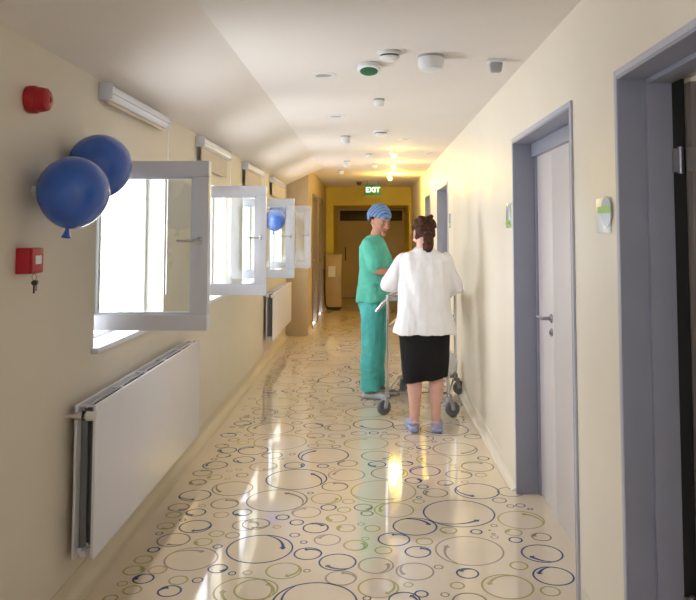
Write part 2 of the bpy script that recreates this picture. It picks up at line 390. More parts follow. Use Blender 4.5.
# ------------------------------------------------------------------ roller blinds
BL = [('white roller blind cassette above the window by the balloons', 3.30), ('beige roller blind above the second window, fabric slightly lowered', 5.16),
      ('beige roller blind above the third window', 7.02), ('small beige roller blind above the farthest window', 8.95)]
for k, (lab, y) in enumerate(BL):
    t = thing('roller_blind', lab, 'blind', (WL, y, 2.10), 0, 'roller blinds above the windows')
    Lb = (.95, 1.0, 1.1, 1.2)[k]
    bm = BM()
    P = [(0, .0), (.040, 0), (.058, .014), (.062, .038), (.056, .058), (.04, .07), (0, .07)]
    A = [bm.verts.new((x, 0, z)) for x, z in P]; Bv = [bm.verts.new((x, Lb, z)) for x, z in P]; n = len(P)
    for q in range(n): bm.faces.new((A[q], A[(q+1)%n], Bv[(q+1)%n], Bv[q]))
    bm.faces.new(A); bm.faces.new(Bv)
    obj('cassette', bm, 'pvc', t)
    for ya in (-.008, Lb):
        bm = BM(); box(bm, .0, .064, ya, ya+.008, -.003, .073, .003); obj('end_cap', bm, 'pvc', t)
    bm = BM(); box(bm, .058, .0625, .0, Lb, .022, .025); obj('groove', bm, 'plasticg', t)
    dr = .004 if k == 0 else .14
    bm = BM(); box(bm, .028, .032, .03, Lb-.03, -dr, .01); obj('fabric', bm, 'blind', t, smooth=False)
    bm = BM(); box(bm, .025, .035, .03, Lb-.03, -dr-.014, -dr, .003); obj('bottom_bar', bm, 'blind', t)
    bm = BM(); yc = Lb-.02; tube(bm, [(.06, yc, .0), (.06, yc, -.95)], .0014, 6); tube(bm, [(.062, yc, .0), (.062, yc, -.95)], .0014, 6)
    tube(bm, [(.06, yc, -.95), (.061, yc, -.96), (.062, yc, -.95)], .0014, 6); obj('pull_cord', bm, 'pvc', t)

# ------------------------------------------------------------------ radiators
def radiator(lab, y0, ln, z0, z1):
    t = thing('radiator', lab, 'radiator', (WL, y0, z0), 0, 'white panel radiators on the window wall'); h = z1-z0
    bm = BM(); box(bm, .100, .113, 0, ln, 0, h, .005); obj('front_panel', bm, 'rad', t)
    bm = BM(); box(bm, .025, .038, .0, ln, 0, h, .005); obj('back_panel', bm, 'rad', t)
    bm = BM()
    n = int(ln/.035)
    for k in range(n):
        y = .04+k*(ln-.08)/n
        box(bm, .040, .068, y, y+.003, .04, h-.03); box(bm, .073, .098, y+.015, y+.018, .04, h-.03)
    fo = obj('convector_fins', bm, 'radin', t, smooth=False)
    bm = BM()
    for k in range(6):
        y = .02+k*(ln-.05)/5
        box(bm, .036, .102, y, y+.018, h-.012, h-.004)
    box(bm, .066, .074, .01, ln-.01, h-.012, h-.006)
    obj('top_grille', bm, 'rad', t, smooth=False)
    bm = BM()
    box(bm, .036, .102, .03, .06, .015, .035); tube(bm, [(.07, -.004, .026), (.07, .04, .026)], .014, 12)
    obj('manifold', bm, 'rad', t)
    bm = BM(); tube(bm, [(0.002, -.03, h-.035), (.045, -.03, h-.035)], .009, 10); tube(bm, [(.04, -.03, h-.035), (.075, -.03, h-.035)], .014, 12)
    tube(bm, [(.07, -.03, h-.035), (.07, .02, h-.035)], .01, 10); 
    v = obj('valve', bm, 'chrome', t)
    bm = BM(); tube(bm, [(.072, -.03, h-.035), (.082, -.03, h-.035)], .019, 16); obj('collar', bm, 'black', v)
    bm = BM(); tube(bm, [(.082, -.03, h-.035), (.088, -.03, h-.035), (.125, -.03, h-.035), (.13, -.03, h-.035)], [.013, .019, .017, .014], 16); obj('thermostat_head', bm, 'plastic', v)
    for q in (.3, ln-.3):
        bm = BM(); box(bm, .002, .03, q, q+.04, .08, h-.08); obj('wall_bracket', bm, 'rad', t)
radiator('long white panel radiator under the window near the red call point', 3.04, 1.84, .19, .80)
radiator('white panel radiator farther along, below the last window', 8.55, 1.95, .26, .80)

# ------------------------------------------------------------------ doors on the right
def door_frame(t, a, b, depth, cas=.010, cw=.022, zt=DZ, matn='frame'):
    """casing on the wall face and lining inside the opening; local origin at (WR, a, 0)"""
    L_ = b-a
    bm = BM()
    box(bm, -cas, 0, -cw, .0, 0, zt+cw, .002); box(bm, -cas, 0, L_, L_+cw, 0, zt+cw, .002); box(bm, -cas, 0, 0, L_, zt, zt+cw, .002)
    obj('casing', bm, 'frame_edge', t)
    bm = BM(); e = .012
    box(bm, -cas, depth, 0, e, 0, zt, .002); box(bm, -cas, depth, L_-e, L_, 0, zt, .002); box(bm, -cas, depth, e, L_-e, zt-e, zt, .002)
    obj('lining', bm, matn, t)
def lever(t, x, y, z, lock=True):
    bm = BM(); lathe(bm, [(0, 0), (.024, 0), (.024, .006), (.02, .009), (0, .009)], (x, y, z), (-1, 0, 0), 20)
    tube(bm, [(x-.005, y, z), (x-.045, y, z), (x-.052, y+.012, z), (x-.052, y+.12, z)], [.009, .009, .009, .008], 10)
    obj('handle', bm, 'steel', t)
    bm = BM(); lathe(bm, [(0, 0), (.022, 0), (.022, .006), (.018, .008), (0, .008)], (x, y, z-.075), (-1, 0, 0), 20); box(bm, x-.014, x-.006, y-.004, y+.004, z-.085, z-.065)
    obj('keyhole_plate', bm, 'steel', t)
# door 1: near, dark doorway, leaf swung into the side room
a, b = DOORS[0]
t = sempty('door_1', 'grey framed doorway at the right edge with its door open', 'door', (WR, a, 0)); L_ = b-a
door_frame(t, a, b, .17)
bm = BM(); box(bm, .085, .17, L_-.03, L_-.012, 0, DZ-.012, .003); box(bm, .085, .17, .012, .03, 0, DZ-.012, .003); box(bm, .085, .17, .03, L_-.03, DZ-.03, DZ-.012, .003)
obj('door_stop', bm, 'frame', t)
bm = BM(); box(bm, .262, 1.15, L_-.075, L_-.032, .008, DZ-.03, .003); lf = obj('door_leaf', bm, 'leaf', t)
bm = BM(); box(bm, .212, .262, L_-.077, L_-.030, .008, DZ-.03, .003); obj('edge_band', bm, 'leafd', lf)
bm = BM(); box(bm, .172, .212, L_-.028, L_+.0, .0, DZ-.012); obj('dark_gap_strip', bm, 'black', t)  # black strip stands in for the shade in the gap beside the leaf
for z in (.28, 1.74):
    bm = BM(); tube(bm, [(.19, L_-.04, z-.045), (.19, L_-.04, z+.045)], .010, 12); box(bm, .165, .195, L_-.034, L_-.030, z-.04, z+.04); box(bm, .195, .225, L_-.078, L_-.074, z-.04, z+.04)
    obj('hinge', bm, 'steel', t)
# door 2
a, b = DOORS[1]; L_ = b-a
t = sempty('door_2', 'closed pale door in a deep grey frame on the right', 'door', (WR, a, 0)); door_frame(t, a, b, .14)
bm = BM(); box(bm, .130, .170, .878, L_-.013, .001, DZ-.07, .003); lf = obj('door_leaf', bm, 'leaf', t)
bm = BM(); box(bm, .128, .168, .013, .874, .001, DZ-.07, .003); obj('door_leaf', bm, 'leaf', t)
bm = BM(); box(bm, .10, .18, .013, L_-.013, DZ-.09, DZ-.013, .003); box(bm, .118, .17, L_-.03, L_-.013, 0, DZ-.07); obj('door_stop', bm, 'frame', t)
lever(t, .130, .925, 1.035)
# doors 3 and 4
for k, lab in ((2, 'grey framed door on the right beside the woman in white'), (3, 'narrow grey framed door on the right near the corridor end')):
    a, b = DOORS[k]; L_ = b-a
    t = sempty('door_%d' % (k+1), lab, 'door', (WR, a, 0)); door_frame(t, a, b, .13)
    bm = BM(); box(bm, .115, .155, .013, L_-.013, .006, DZ-.013, .003); lf = obj('door_leaf', bm, 'leaf', t); lever(t, .115, L_-.12, 1.03)
# far left doors
for k, (a, b) in enumerate(((11.6, 12.5), (13.0, 13.9))):
    t = sempty('door_%d' % (k+5), ('brown framed door on the left just past the last window', 'brown framed door on the left beside the far cabinet')[k], 'door', (WLF, a, 0)); L_ = b-a
    bm = BM(); box(bm, 0, .015, -.05, .0, 0, 2.10, .003); box(bm, 0, .015, L_, L_+.05, 0, 2.10, .003); box(bm, 0, .015, 0, L_, 2.05, 2.10, .003)
    box(bm, -.15, .015, 0, .02, 0, 2.05); box(bm, -.15, .015, L_-.02, L_, 0, 2.05); obj('casing', bm, 'leafd', t)
    bm = BM(); box(bm, -.12, -.08, .02, L_-.02, .005, 2.05, .003); obj('door_leaf', bm, 'enddoor', t)
    bm = BM(); lathe(bm, [(0, 0), (.022, 0), (.02, .008), (0, .008)], (-.08, L_-.1, 1.03), (1, 0, 0), 16); tube(bm, [(-.075, L_-.1, 1.03), (-.03, L_-.1, 1.03), (-.03, L_-.21, 1.03)], .008, 8); obj('handle', bm, 'steel', t)
# end double door
t = sempty('door_7', 'brown double door closing the far end of the corridor', 'door', (0, 17.0, 0))
bm = BM(); box(bm, -.75, -.69, 0, .1, 0, 2.05, .004); box(bm, .74, .80, 0, .1, 0, 2.05, .004); box(bm, -.69, .74, 0, .1, 1.99, 2.05, .004); obj('door_frame', bm, 'enddoor', t)
bm = BM(); box(bm, -.69, .74, .02, .08, 1.76, 1.99, .004); obj('transom_panel', bm, 'dark', t)
for x0, x1, hx in ((-.69, .02, -.56), (.03, .74, .12)):
    bm = BM(); box(bm, x0, x1, .03, .075, .01, 1.755, .004); l_ = obj('door_leaf', bm, 'enddoor', t)
    bm = BM(); tube(bm, [(hx, .03, 1.15), (hx, -.02, 1.13), (hx, -.02, .87), (hx, .03, .85)], .012, 10); obj('handle', bm, 'dark', l_)
bm = BM(); box(bm, -.69, .74, -.02, .1, .0, .015, .004); obj('threshold', bm, 'steel', t)

# ------------------------------------------------------------------ wall items
t = thing('alarm_sounder', 'round red alarm sounder high on the left wall above the balloons', 'alarm', (WL, 2.62, 1.972))
bm = BM(); lathe(bm, [(0, 0), (.048, 0), (.050, .006), (.050, .028), (.046, .034), (0, .034)], axis=(1, 0, 0)); obj('base', bm, 'red', t)
bm = BM(); lathe(bm, [(.045, .034), (.044, .05), (.040, .068), (.030, .076), (.012, .078), (.010, .074), (0, .074)], axis=(1, 0, 0))
lathe(bm, [(0, .034), (.045, .034)], axis=(1, 0, 0)); 
obj('horn', bm, 'red', t)
t = thing('fire_call_point', 'square red call point on the left wall with keys hanging from it', 'fire alarm', (WL, 2.60, 1.40))
bm = BM(); box(bm, 0, .050, -.045, .045, -.045, .045, .005); obj('housing', bm, 'redc', t)
bm = BM(); box(bm, .050, .060, -.043, .043, -.043, .043, .006); fp = obj('front_plate', bm, 'redc', t)
bm = BM(); box(bm, .060, .0615, -.022, .022, -.012, .018, .0005); obj('label_plate', bm, 'sign', fp)
kk = thing('key_bunch', 'small keys hanging below the red call point', 'keys', (WL+.058, 2.575, 1.348))
bm = BM(); tube(bm, [(0.008*math.cos(q*PI/4), 0, -.004+.012*math.sin(q*PI/4)) for q in range(8)], .0012, 6, closed=True); obj('ring', bm, 'steel', kk)
bm = BM(); lathe(bm, [(0, -.0012), (.010, -.0012), (.010, .0012), (0, .0012)], (0, 0, -.024), (0, 1, .2), 14); box(bm, -.003, .003, -.001, .001, -.06, -.03); obj('key', bm, 'dark', kk)
bm = BM(); lathe(bm, [(0, -.0012), (.009, -.0012), (.009, .0012), (0, .0012)], (.006, .003, -.022), (.3, 1, 0), 14); box(bm, .004, .009, .002, .004, -.052, -.028); obj('key', bm, 'steel', kk)

def balloon(lab, c, r, tilt):
    t = thing('balloon', lab, 'balloon', c, 0, 'blue balloons on the left wall')
    R = Matrix.Rotation(tilt[0], 3, 'X') @ Matrix.Rotation(tilt[1], 3, 'Y')
    bm = BM(); pr = []
    n = 24
    for k in range(n+1):
        a = PI*k/n; z = math.cos(a); rad = math.sin(a)
        if z < -.2:
            q = (-z-.2)/.8; z -= .10*q**2.2; 
        pr.append((r*rad if 0 < k < n else 0, r*z))
    lathe(bm, pr, n=40)
    for v in bm.verts: v.co = R @ v.co
    obj('balloon_body', bm, 'blue', t)
    bm = BM(); z0 = -r*1.07
    lathe(bm, [(0, z0+.012), (.010, z0+.008), (.007, z0-.006), (.011, z0-.022), (.018, z0-.036), (.015, z0-.037), (0, z0-.018)], n=18)
    for v in bm.verts: v.co = R @ v.co
    obj('knot', bm, 'blue', t)
    bm = BM(); dx = WL-c[0]; lathe(bm, [(0, 0), (.018, 0), (.016, .010), (.010, .012), (.010, abs(dx)-r+.006), (0, abs(dx)-r+.006)], (dx, 0, .0), (1, 0, 0), 20); obj('wall_mount', bm, 'plastic', t)
balloon('blue balloon in front, lower left of the pair on the wall', (-1.075, 2.68, 1.648), .126, (0, math.radians(8)))
balloon('blue balloon behind, upper right of the pair on the wall', (-1.098, 3.0, 1.772), .125, (math.radians(14), math.radians(5)))

balloon('blue balloon seen through the third open window sash, lower one', (-1.085, 8.45, 1.640), .120, (0, math.radians(6)))
balloon('blue balloon far along the window wall, upper one of the far pair', (-1.075, 8.78, 1.765), .118, (math.radians(10), math.radians(5)))
def plate(lab, y, z, w_, h_, kind):
    t = thing('door_plate', lab, 'sign', (WR, y, z), 0, 'door plates on the right wall')
    bm = BM(); box(bm, -.006, 0, -w_/2, w_/2, -h_/2, h_/2, .001)
    if kind == 'big':
        obj('backing', bm, 'sign', t)
        bm = BM(); lathe(bm, [(0, 0), (.055, 0), (.055, .003), (0, .003)], (-.006, -.045, .012), (-1, 0, 0), 36); obj('frosted_disc', bm, 'signc', t)
        bm = BM(); box(bm, -.011, -.009, -.098, .045, .008, .032); obj('name_strip', bm, 'lime', t)
    else:
        obj('backing', bm, 'signc', t)
        bm = BM(); box(bm, -.009, -.006, -w_/2+.01, w_/2-.01, -h_/2+.012, -h_/2+.045); obj('name_strip', bm, 'lime', t)
plate('white door plate with frosted disc and lime strip by the dark doorway', 2.685, 1.560, .15, .125, 'big')
plate('pale door plate with lime strip beyond the closed pale door', 4.52, 1.60, .14, .15, 's')
plate('small pale door plate near the woman in white', 7.85, 1.62, .12, .15, 's')

# ------------------------------------------------------------------ ceiling items
def ceil_thing(name, lab, cat, x, y, group=None): return thing(name, lab, cat, (x, y, CZ), 0, group)
def cxy(px, py, z=CZ):
    cx, cy = (px-PX)/F, -(py-PY)/F
    d = Vector((cx, math.cos(PITCH)-cy*math.sin(PITCH), math.sin(PITCH)+cy*math.cos(PITCH))); k = (z-H)/d.z
    return d.x*k, d.y*k
def lz(bm, prof, n=32): lathe(bm, prof, axis=(0, 0, -1), n=n)
def downlight(px, py, lab, r=.075):
    t = ceil_thing('recessed_downlight', lab, 'ceiling light', *cxy(px, py), 'unlit flush downlights')
    bm = BM(); lz(bm, [(r*.62, 0), (r*.66, .006), (r, .003), (r, 0)]); obj('trim_ring', bm, 'plastic', t)
    bm = BM(); lz(bm, [(0, .002), (r*.62, .002), (r*.62, 0)]); obj('lamp', bm, 'plasticg', t)
downlight(324, 75, 'flush round downlight nearest the camera on the ceiling')
downlight(336, 116, 'flush round downlight behind the green disc, to its left', .075)
downlight(405, 139, 'flush round downlight halfway along the ceiling', .06)
downlight(429, 153, 'faint flush downlight close to the right wall', .06)
def smoke(px, py, lab, s=1):
    t = ceil_thing('smoke_detector', lab, 'smoke detector', *cxy(px, py), 'smoke detectors')
    bm = BM(); lz(bm, [(0, 0), (.052*s, 0), (.053*s, .014), (.048*s, .018), (0, .018)]); obj('base', bm, 'plastic', t)
    bm = BM(); lz(bm, [(0, .018), (.040*s, .018), (.040*s, .026), (.044*s, .027), (.042*s, .036), (.030*s, .045), (0, .047)]); obj('sensor_head', bm, 'plastic', t)
    bm = BM(); lz(bm, [(.0401*s, .0185), (.0405*s, .0185), (.0405*s, .0255), (.0401*s, .0255)]); obj('vent_gap', bm, 'black', t)
smoke(389.5, 52, 'white smoke detector between green disc and large dome', 1.2)
smoke(381, 131, 'white smoke detector farther back in the ceiling middle', 1.35)
t = ceil_thing('call_light', 'green round disc in a white ring on the ceiling', 'indicator light', *cxy(369, 64)); t.rotation_euler = (math.radians(-16), 0, 0)
bm = BM(); lz(bm, [(0, -.0), (.045, 0), (.066, .02), (.066, .040), (.060, .046), (.050, .046), (.050, .042), (0, .042)]); obj('ring', bm, 'plastic', t)
bm = BM(); lz(bm, [(0, .042), (.0495, .042), (.048, .048), (0, .052)]); obj('green_lens', bm, 'green', t)
def dome(px, py, lab, r, h, name='ceiling_dome_light'):
    t = ceil_thing(name, lab, 'ceiling light', *cxy(px, py), 'white dome fittings')
    bm = BM(); lz(bm, [(0, 0), (r, 0), (r, .012), (0, .012)]); obj('base_ring', bm, 'plasticg', t)
    bm = BM(); lz(bm, [(0, .012), (r*.97, .012), (r*.98, h*.55), (r*.86, h*.85), (r*.5, h*.98), (0, h)]); obj('cover', bm, 'plastic', t)
dome(431, 56, 'largest white dome fitting on the ceiling near the camera', .070, .085)
dome(379, 99, 'small white dome fitting behind the green disc', .038, .06)
dome(345.5, 136, 'white dome fitting left of the ceiling middle', .048, .085)
dome(369, 154, 'small white dome farther back near the lit spots', .040, .06)
dome(347, 161, 'small white dome far back on the left of the ceiling', .045, .085)
dome(375, 164, 'small white dome beside the second lit spot', .038, .06)
dome(341, 170, 'tiny white dome far back beside the sloping ceiling', .04, .07)
t = ceil_thing('motion_sensor', 'small white boxy motion sensor on the ceiling at right', 'sensor', *cxy(496, 60))
bm = BM(); box(bm, -.045, .045, -.036, .036, -.016, 0, .004); obj('base', bm, 'plastic', t)
bm = BM(); 
P = [(-.034, -.016), (.034, -.016), (.027, -.068), (-.027, -.068)]
A = [bm.verts.new((x, -.022 if i < 2 else -.015, z)) for i, (x, z) in enumerate(P)]; Bv = [bm.verts.new((x, .022, z)) for x, z in P]
for k in range(4): bm.faces.new((A[k], A[(k+1)%4], Bv[(k+1)%4], Bv[k]))
bm.faces.new(A); bm.faces.new(Bv); bmesh.ops.bevel(bm, geom=bm.edges[:], offset=.004, segments=2, affect='EDGES'); obj('sensor_head', bm, 'plasticg', t)
dcol = (1, .70, .13)
M['lamp'] = mat('lit_lamp', (1, .8, .4), .4, var=0, emit=(1, .72, .25), es=5)
for k, (px, py, lab, pw) in enumerate(((391, 149, 'lit yellow ceiling spot nearest of the lit ones', 3), (391.5, 162, 'lit yellow ceiling spot, middle of the lit ones', 6), (388, 174, 'lit yellow ceiling spot nearest the exit sign', 28))):
    x, y = cxy(px, py)
    t = ceil_thing('ceiling_spotlight', lab, 'ceiling light', x, y, 'lit yellow ceiling spots')
    bm = BM(); lz(bm, [(0, 0), (.05, 0), (.05, .012), (.044, .016), (0, .016)]); obj('base', bm, 'plastic', t)
    bm = BM(); lathe(bm, [(0, 0), (.033, 0), (.036, .06), (.032, .06), (.03, .054), (0, .054)], (0, 0, -.03), (.55, -.2, -.8), 24); obj('lamp_housing', bm, 'plastic', t)
    bm = BM(); d = Vector((.55, -.2, -.8)).normalized(); ball(bm, Vector((0, 0, -.03))+d*.062, .027, 16, 10); obj('bulb', bm, 'lamp', t)
    Lt = bpy.data.lights.new('spot_glow', 'POINT'); Lt.energy = pw; Lt.color = dcol; Lt.shadow_soft_size = .13
    lo = bpy.data.objects.new('spot_glow', Lt); C.objects.link(lo); lo.parent = t; lo.location = (.09, -.03, -.16)
# exit sign
t = thing('exit_sign', 'green EXIT sign hanging from the ceiling before the end wall', 'sign', (.05, 13.4, CZ))
bm = BM(); tube(bm, [(-.1, 0, 0), (-.1, 0, -.08)], .005, 8); obj('hanger', bm, 'steel', t); bm = BM(); tube(bm, [(.1, 0, 0), (.1, 0, -.08)], .005, 8); obj('hanger', bm, 'steel', t)
bm = BM(); box(bm, -.15, .15, -.02, .02, -.265, -.075, .006); obj('sign_box', bm, 'exit', t)
cu = bpy.data.curves.new('t', 'FONT'); cu.body = 'EXIT'; cu.size = .125; cu.align_x = 'CENTER'; cu.align_y = 'CENTER'; cu.extrude = .002; cu.offset = .004
tmp = bpy.data.objects.new('t', cu); C.objects.link(tmp)
me = bpy.data.meshes.new_from_object(tmp.evaluated_get(bpy.context.evaluated_depsgraph_get())); bpy.data.objects.remove(tmp)
me.materials.clear(); me.materials.append(M['exitw']); lt = bpy.data.objects.new('lettering', me); C.objects.link(lt); lt.parent = t
lt.location = (0, -.0225, -.17); lt.rotation_euler = (PI/2, 0, 0)
t = thing('dome_camera', 'dark little dome on the ceiling beside the exit sign', 'camera', (-.2, 13.6, CZ))
bm = BM(); lz(bm, [(0, 0), (.055, 0), (.055, .02), (0, .02)]); obj('base', bm, 'leafd', t)
bm = BM(); lz(bm, [(0, .02), (.045, .02), (.045, .04), (.03, .065), (0, .075)]); obj('dome', bm, 'dark', t)

# ------------------------------------------------------------------ far cabinet
t = thing('cabinet', 'low beige cabinet at the far left end with a paper on its door', 'cabinet', (-.73, 14.85, 0))
bm = BM(); box(bm, -.15, .17, -.2, .3, .03, 1.04, .006); obj('body', bm, 'cab', t)
bm = BM(); box(bm, -.14, .16, -.215, -.201, .05, 1.02, .004); d_ = obj('door', bm, 'cab', t)
bm = BM(); tube(bm, [(.13, -.216, .62), (.13, -.235, .62), (.13, -.235, .5), (.13, -.216, .5)], .005, 8); obj('handle', bm, 'steel', d_)
bm = BM(); box(bm, -.16, .18, -.22, .3, 1.04, 1.06, .004); obj('top', bm, 'cab', t)
bm = BM(); box(bm, -.14, .16, -.18, .28, 0, .03); obj('plinth', bm, 'dark', t)
bm = BM(); box(bm, -.09, .05, -.2165, -.2155, .62, .83); tag(obj('paper_notice', bm, 'paper', None, smooth=False), 'pale paper notice stuck on the far cabinet door', 'paper').location = (-.73, 14.85, 0)
bm = BM(); pts = [(WLF+.02, 14.15, .80), (WLF+.03, 14.16, .5), (WLF+.05, 14.2, .12), (WLF+.12, 14.3, .02), (WLF+.3, 14.45, .012)]
tube(bm, pts, .012, 8); tag(obj('cable', bm, 'black', None), 'black cable hanging down the wall beside the far cabinet', 'cable')

# ------------------------------------------------------------------ trolley
cart = thing('trolley', 'steel hospital trolley on castors between the two people', 'trolley', (.145, 6.20, 0), math.radians(-10.5))
CW, CL = .50, .86
def cpt(x, y, z): return (x, y, z)
bm = BM(); box(bm, -.02, CW+.02, -.02, CL+.02, .18, .195, .003); 
bm.free(); bm = BM()
tube(bm, [(0, 0, .19), (CW, 0, .19), (CW, CL, .19), (0, CL, .19)], .012, 10, closed=True)
obj('lower_frame', bm, 'steel', cart)
for x in (0, CW):
    for y in (0, CL):
        bm = BM(); tube(bm, [(x, y, .16), (x, y, .98)], .013, 12); obj('post', bm, 'chrome', cart)
bm = BM(); tube(bm, [(0, 0, .97), (CW, 0, .97), (CW, CL, .97), (0, CL, .97)], .011, 10, closed=True); tube(bm, [(0, 0, .72), (CW, 0, .72), (CW, CL, .72), (0, CL, .72)], .008, 10, closed=True)
obj('upper_frame', bm, 'chrome', cart)
bm = BM(); box(bm, .0, CW, .0, CL, .93, .945); box(bm, -.0, CW, -.0, .008, .945, .975); box(bm, 0, CW, CL-.008, CL, .945, .975); obj('tray', bm, 'steel', cart, smooth=False)
bm = BM(); tube(bm, [(0, .02, .95), (-.05, .01, .90), (-.095, .0, .84), (-.095, .10, .84), (-.05, .14, .90), (0, .15, .95)], .010, 10); obj('handle', bm, 'chrome', cart)
for x in (0, CW):
    for y in (0, CL):
        a = {(0, 0): -2.4, (CW, 0): .5, (0, CL): 1.2, (CW, CL): .2}[(x, y)]
        d = Vector((math.cos(a), math.sin(a), 0)); c = Vector((x, y, 0))+d*.035; nrm = Vector((-d.y, d.x, 0))
        bm = BM(); lathe(bm, [(0, -.016), (.034, -.016), (.05, -.018), (.0605, -.012), (.0625, 0), (.0605, .012), (.05, .018), (.034, .016), (0, .016)], c+Vector((0, 0, .0625)), nrm, 28)
        wl = obj('castor', bm, 'wheel', cart)
        bm = BM()
        for s in (-1, 1): 
            tube(bm, [c+nrm*s*.024+Vector((0, 0, .0625)), c+nrm*s*.024-d*.015+Vector((0, 0, .13))], [.016, .018], 10)
        tube(bm, [c-nrm*.026+Vector((0, 0, .0625)), c+nrm*.026+Vector((0, 0, .0625))], .010, 10)
        lathe(bm, [(0, .125), (.034, .125), (.03, .15), (.013, .155), (.013, .19), (0, .19)], Vector((x, y, 0))+d*.008, (0, 0, 1), 18)
        obj('fork', bm, 'plasticg', wl)
def on_cart(x, y, z):
    a = cart.rotation_euler.z; return (cart.location.x+x*math.cos(a)-y*math.sin(a), cart.location.y+x*math.sin(a)+y*math.cos(a), z)
bm = BM(); box(bm, -.105, .105, -.1485, .1485, 0, .003); pp = tag(obj('record_sheet', bm, 'paper', smooth=False), 'white record sheets lying on the trolley tray', 'paper'); pp.location = on_cart(.14, .35, .946); pp.rotation_euler = (0, 0, .1)
bm = BM()
for k in range(8): pass
# white laundry bag sagging on the lower frame at the back right
tube(bm, [(0, 0, 0), (0, 0, .04), (.005, 0, .12), (0, 0, .19), (0, 0, .22)], [(.07, .07), (.105, .10), (.11, .105), (.075, .08), (.02, .02)], 20)
bg_ = remesh(bm, 'laundry_bag', 'bag', None, .008, 3, lambda c: .006*noise.noise(c*22)); tag(bg_, 'small white plastic bag on the lower frame of the trolley', 'bag'); bg_.location = on_cart(CW-.085, CL-.12, .20)
bm = BM(); box(bm, .0, CW, CL-.25, CL, .195, .203); obj('lower_shelf', bm, 'steel', cart, smooth=False)

# ------------------------------------------------------------------ people
def limb(bm, pts, rad, n=16, ref=None, cap=True):
    tube(bm, pts, rad, n, ref=ref)
    if cap:
        for p, r in ((pts[0], rad[0]), (pts[-1], rad[-1])):
            rr_ = r if not hasattr(r, '__len__') else min(r)
            ball(bm, p, rr_*.98, 12, 8)
def torso(bm, secs, n=28):
    """secs: (z, rx, ry, xc, yc) elliptic-ish cross sections"""
    rings = []
    for z, rx, ry, xc, yc in secs:
        R_ = []
        for k in range(n):
            a = 2*PI*k/n; c_, s_ = math.cos(a), math.sin(a)
            e = .85
            R_.append(bm.verts.new((xc+rx*math.copysign(abs(c_)**e, c_), yc+ry*math.copysign(abs(s_)**e, s_), z)))
        rings.append(R_)
    for A, B2 in zip(rings, rings[1:]):
        for k in range(n): bm.faces.new((A[k], A[(k+1)%n], B2[(k+1)%n], B2[k]))
    bm.faces.new(list(reversed(rings[0]))); bm.faces.new(rings[-1])
def head(bm, c, R, s=1.0):
    c = Vector(c)
    tmp = bmesh.ops.create_uvsphere(bm, u_segments=32, v_segments=24, radius=1)
    for v in tmp['verts']:
        x, y, z = v.co
        X = x*.076; Y = y*.096; Z = z*.118
        if z < 0:
            k = (-z)**1.4; X *= 1-.34*k
            if y > 0: Y *= 1-.45*k
            else: Y *= 1-.08*k
        if y < -.3 and z < .15 and z > -.2: Y += .006*(1-abs(x))     # eye hollow
        v.co = R @ (Vector((X, Y, Z))*s) + c
    def P(x, y, z): return R @ (Vector((x, y, z))*s) + c
    tube(bm, [P(0, -.088, .02), P(0, -.103, -.012), P(0, -.112, -.032), P(0, -.094, -.040)], [.006*s, .009*s, .013*s, .009*s], 10)   # nose
    for q in (-1, 1): ball(bm, P(q*.012, -.098, -.034), .007*s, 8, 6)
    tube(bm, [P(-.022, -.082, -.064), P(0, -.092, -.064), P(.022, -.082, -.064)], [.005*s, .008*s, .005*s], 8)
    ball(bm, P(0, -.080, -.098), (.022*s, .018*s, .018*s), 12, 8)     # chin
    for q in (-1, 1):
        ball(bm, P(q*.033, -.074, .022), (.02*s, .012*s, .008*s), 10, 6)   # brow
        ball(bm, P(q*.040, -.068, -.030), (.022*s, .018*s, .018*s), 10, 6) # cheek
        ball(bm, P(q*.077, .008, -.005), (.010*s, .018*s, .030*s), 10, 8)  # ear
    return P
def face_bits(P, R, s, root):
    for q in (-1, 1):
        bm = BM(); ball(bm, P(q*.031, -.0805, .004), (.013*s, .008*s, .0075*s), 12, 8, R); e = obj('eye', bm, 'eyew', root)
        bm = BM(); ball(bm, P(q*.031, -.0865, .002), (.0062*s, .0035*s, .0062*s), 10, 8, R); obj('iris', bm, 'eye', e)
        bm = BM(); tube(bm, [P(q*.014, -.091, .021), P(q*.032, -.090, .027), P(q*.048, -.076, .021)], [.0026*s, .0034*s, .002*s], 6); obj('eyebrow', bm, 'eye', root)
    bm = BM(); tube(bm, [P(-.022, -.084, -.064), P(-.008, -.0955, -.061), P(0, -.097, -.063), P(.008, -.0955, -.061), P(.022, -.084, -.064)], [.002*s, .0045*s, .0045*s, .0045*s, .002*s], 8); obj('lips', bm, 'lips', root)
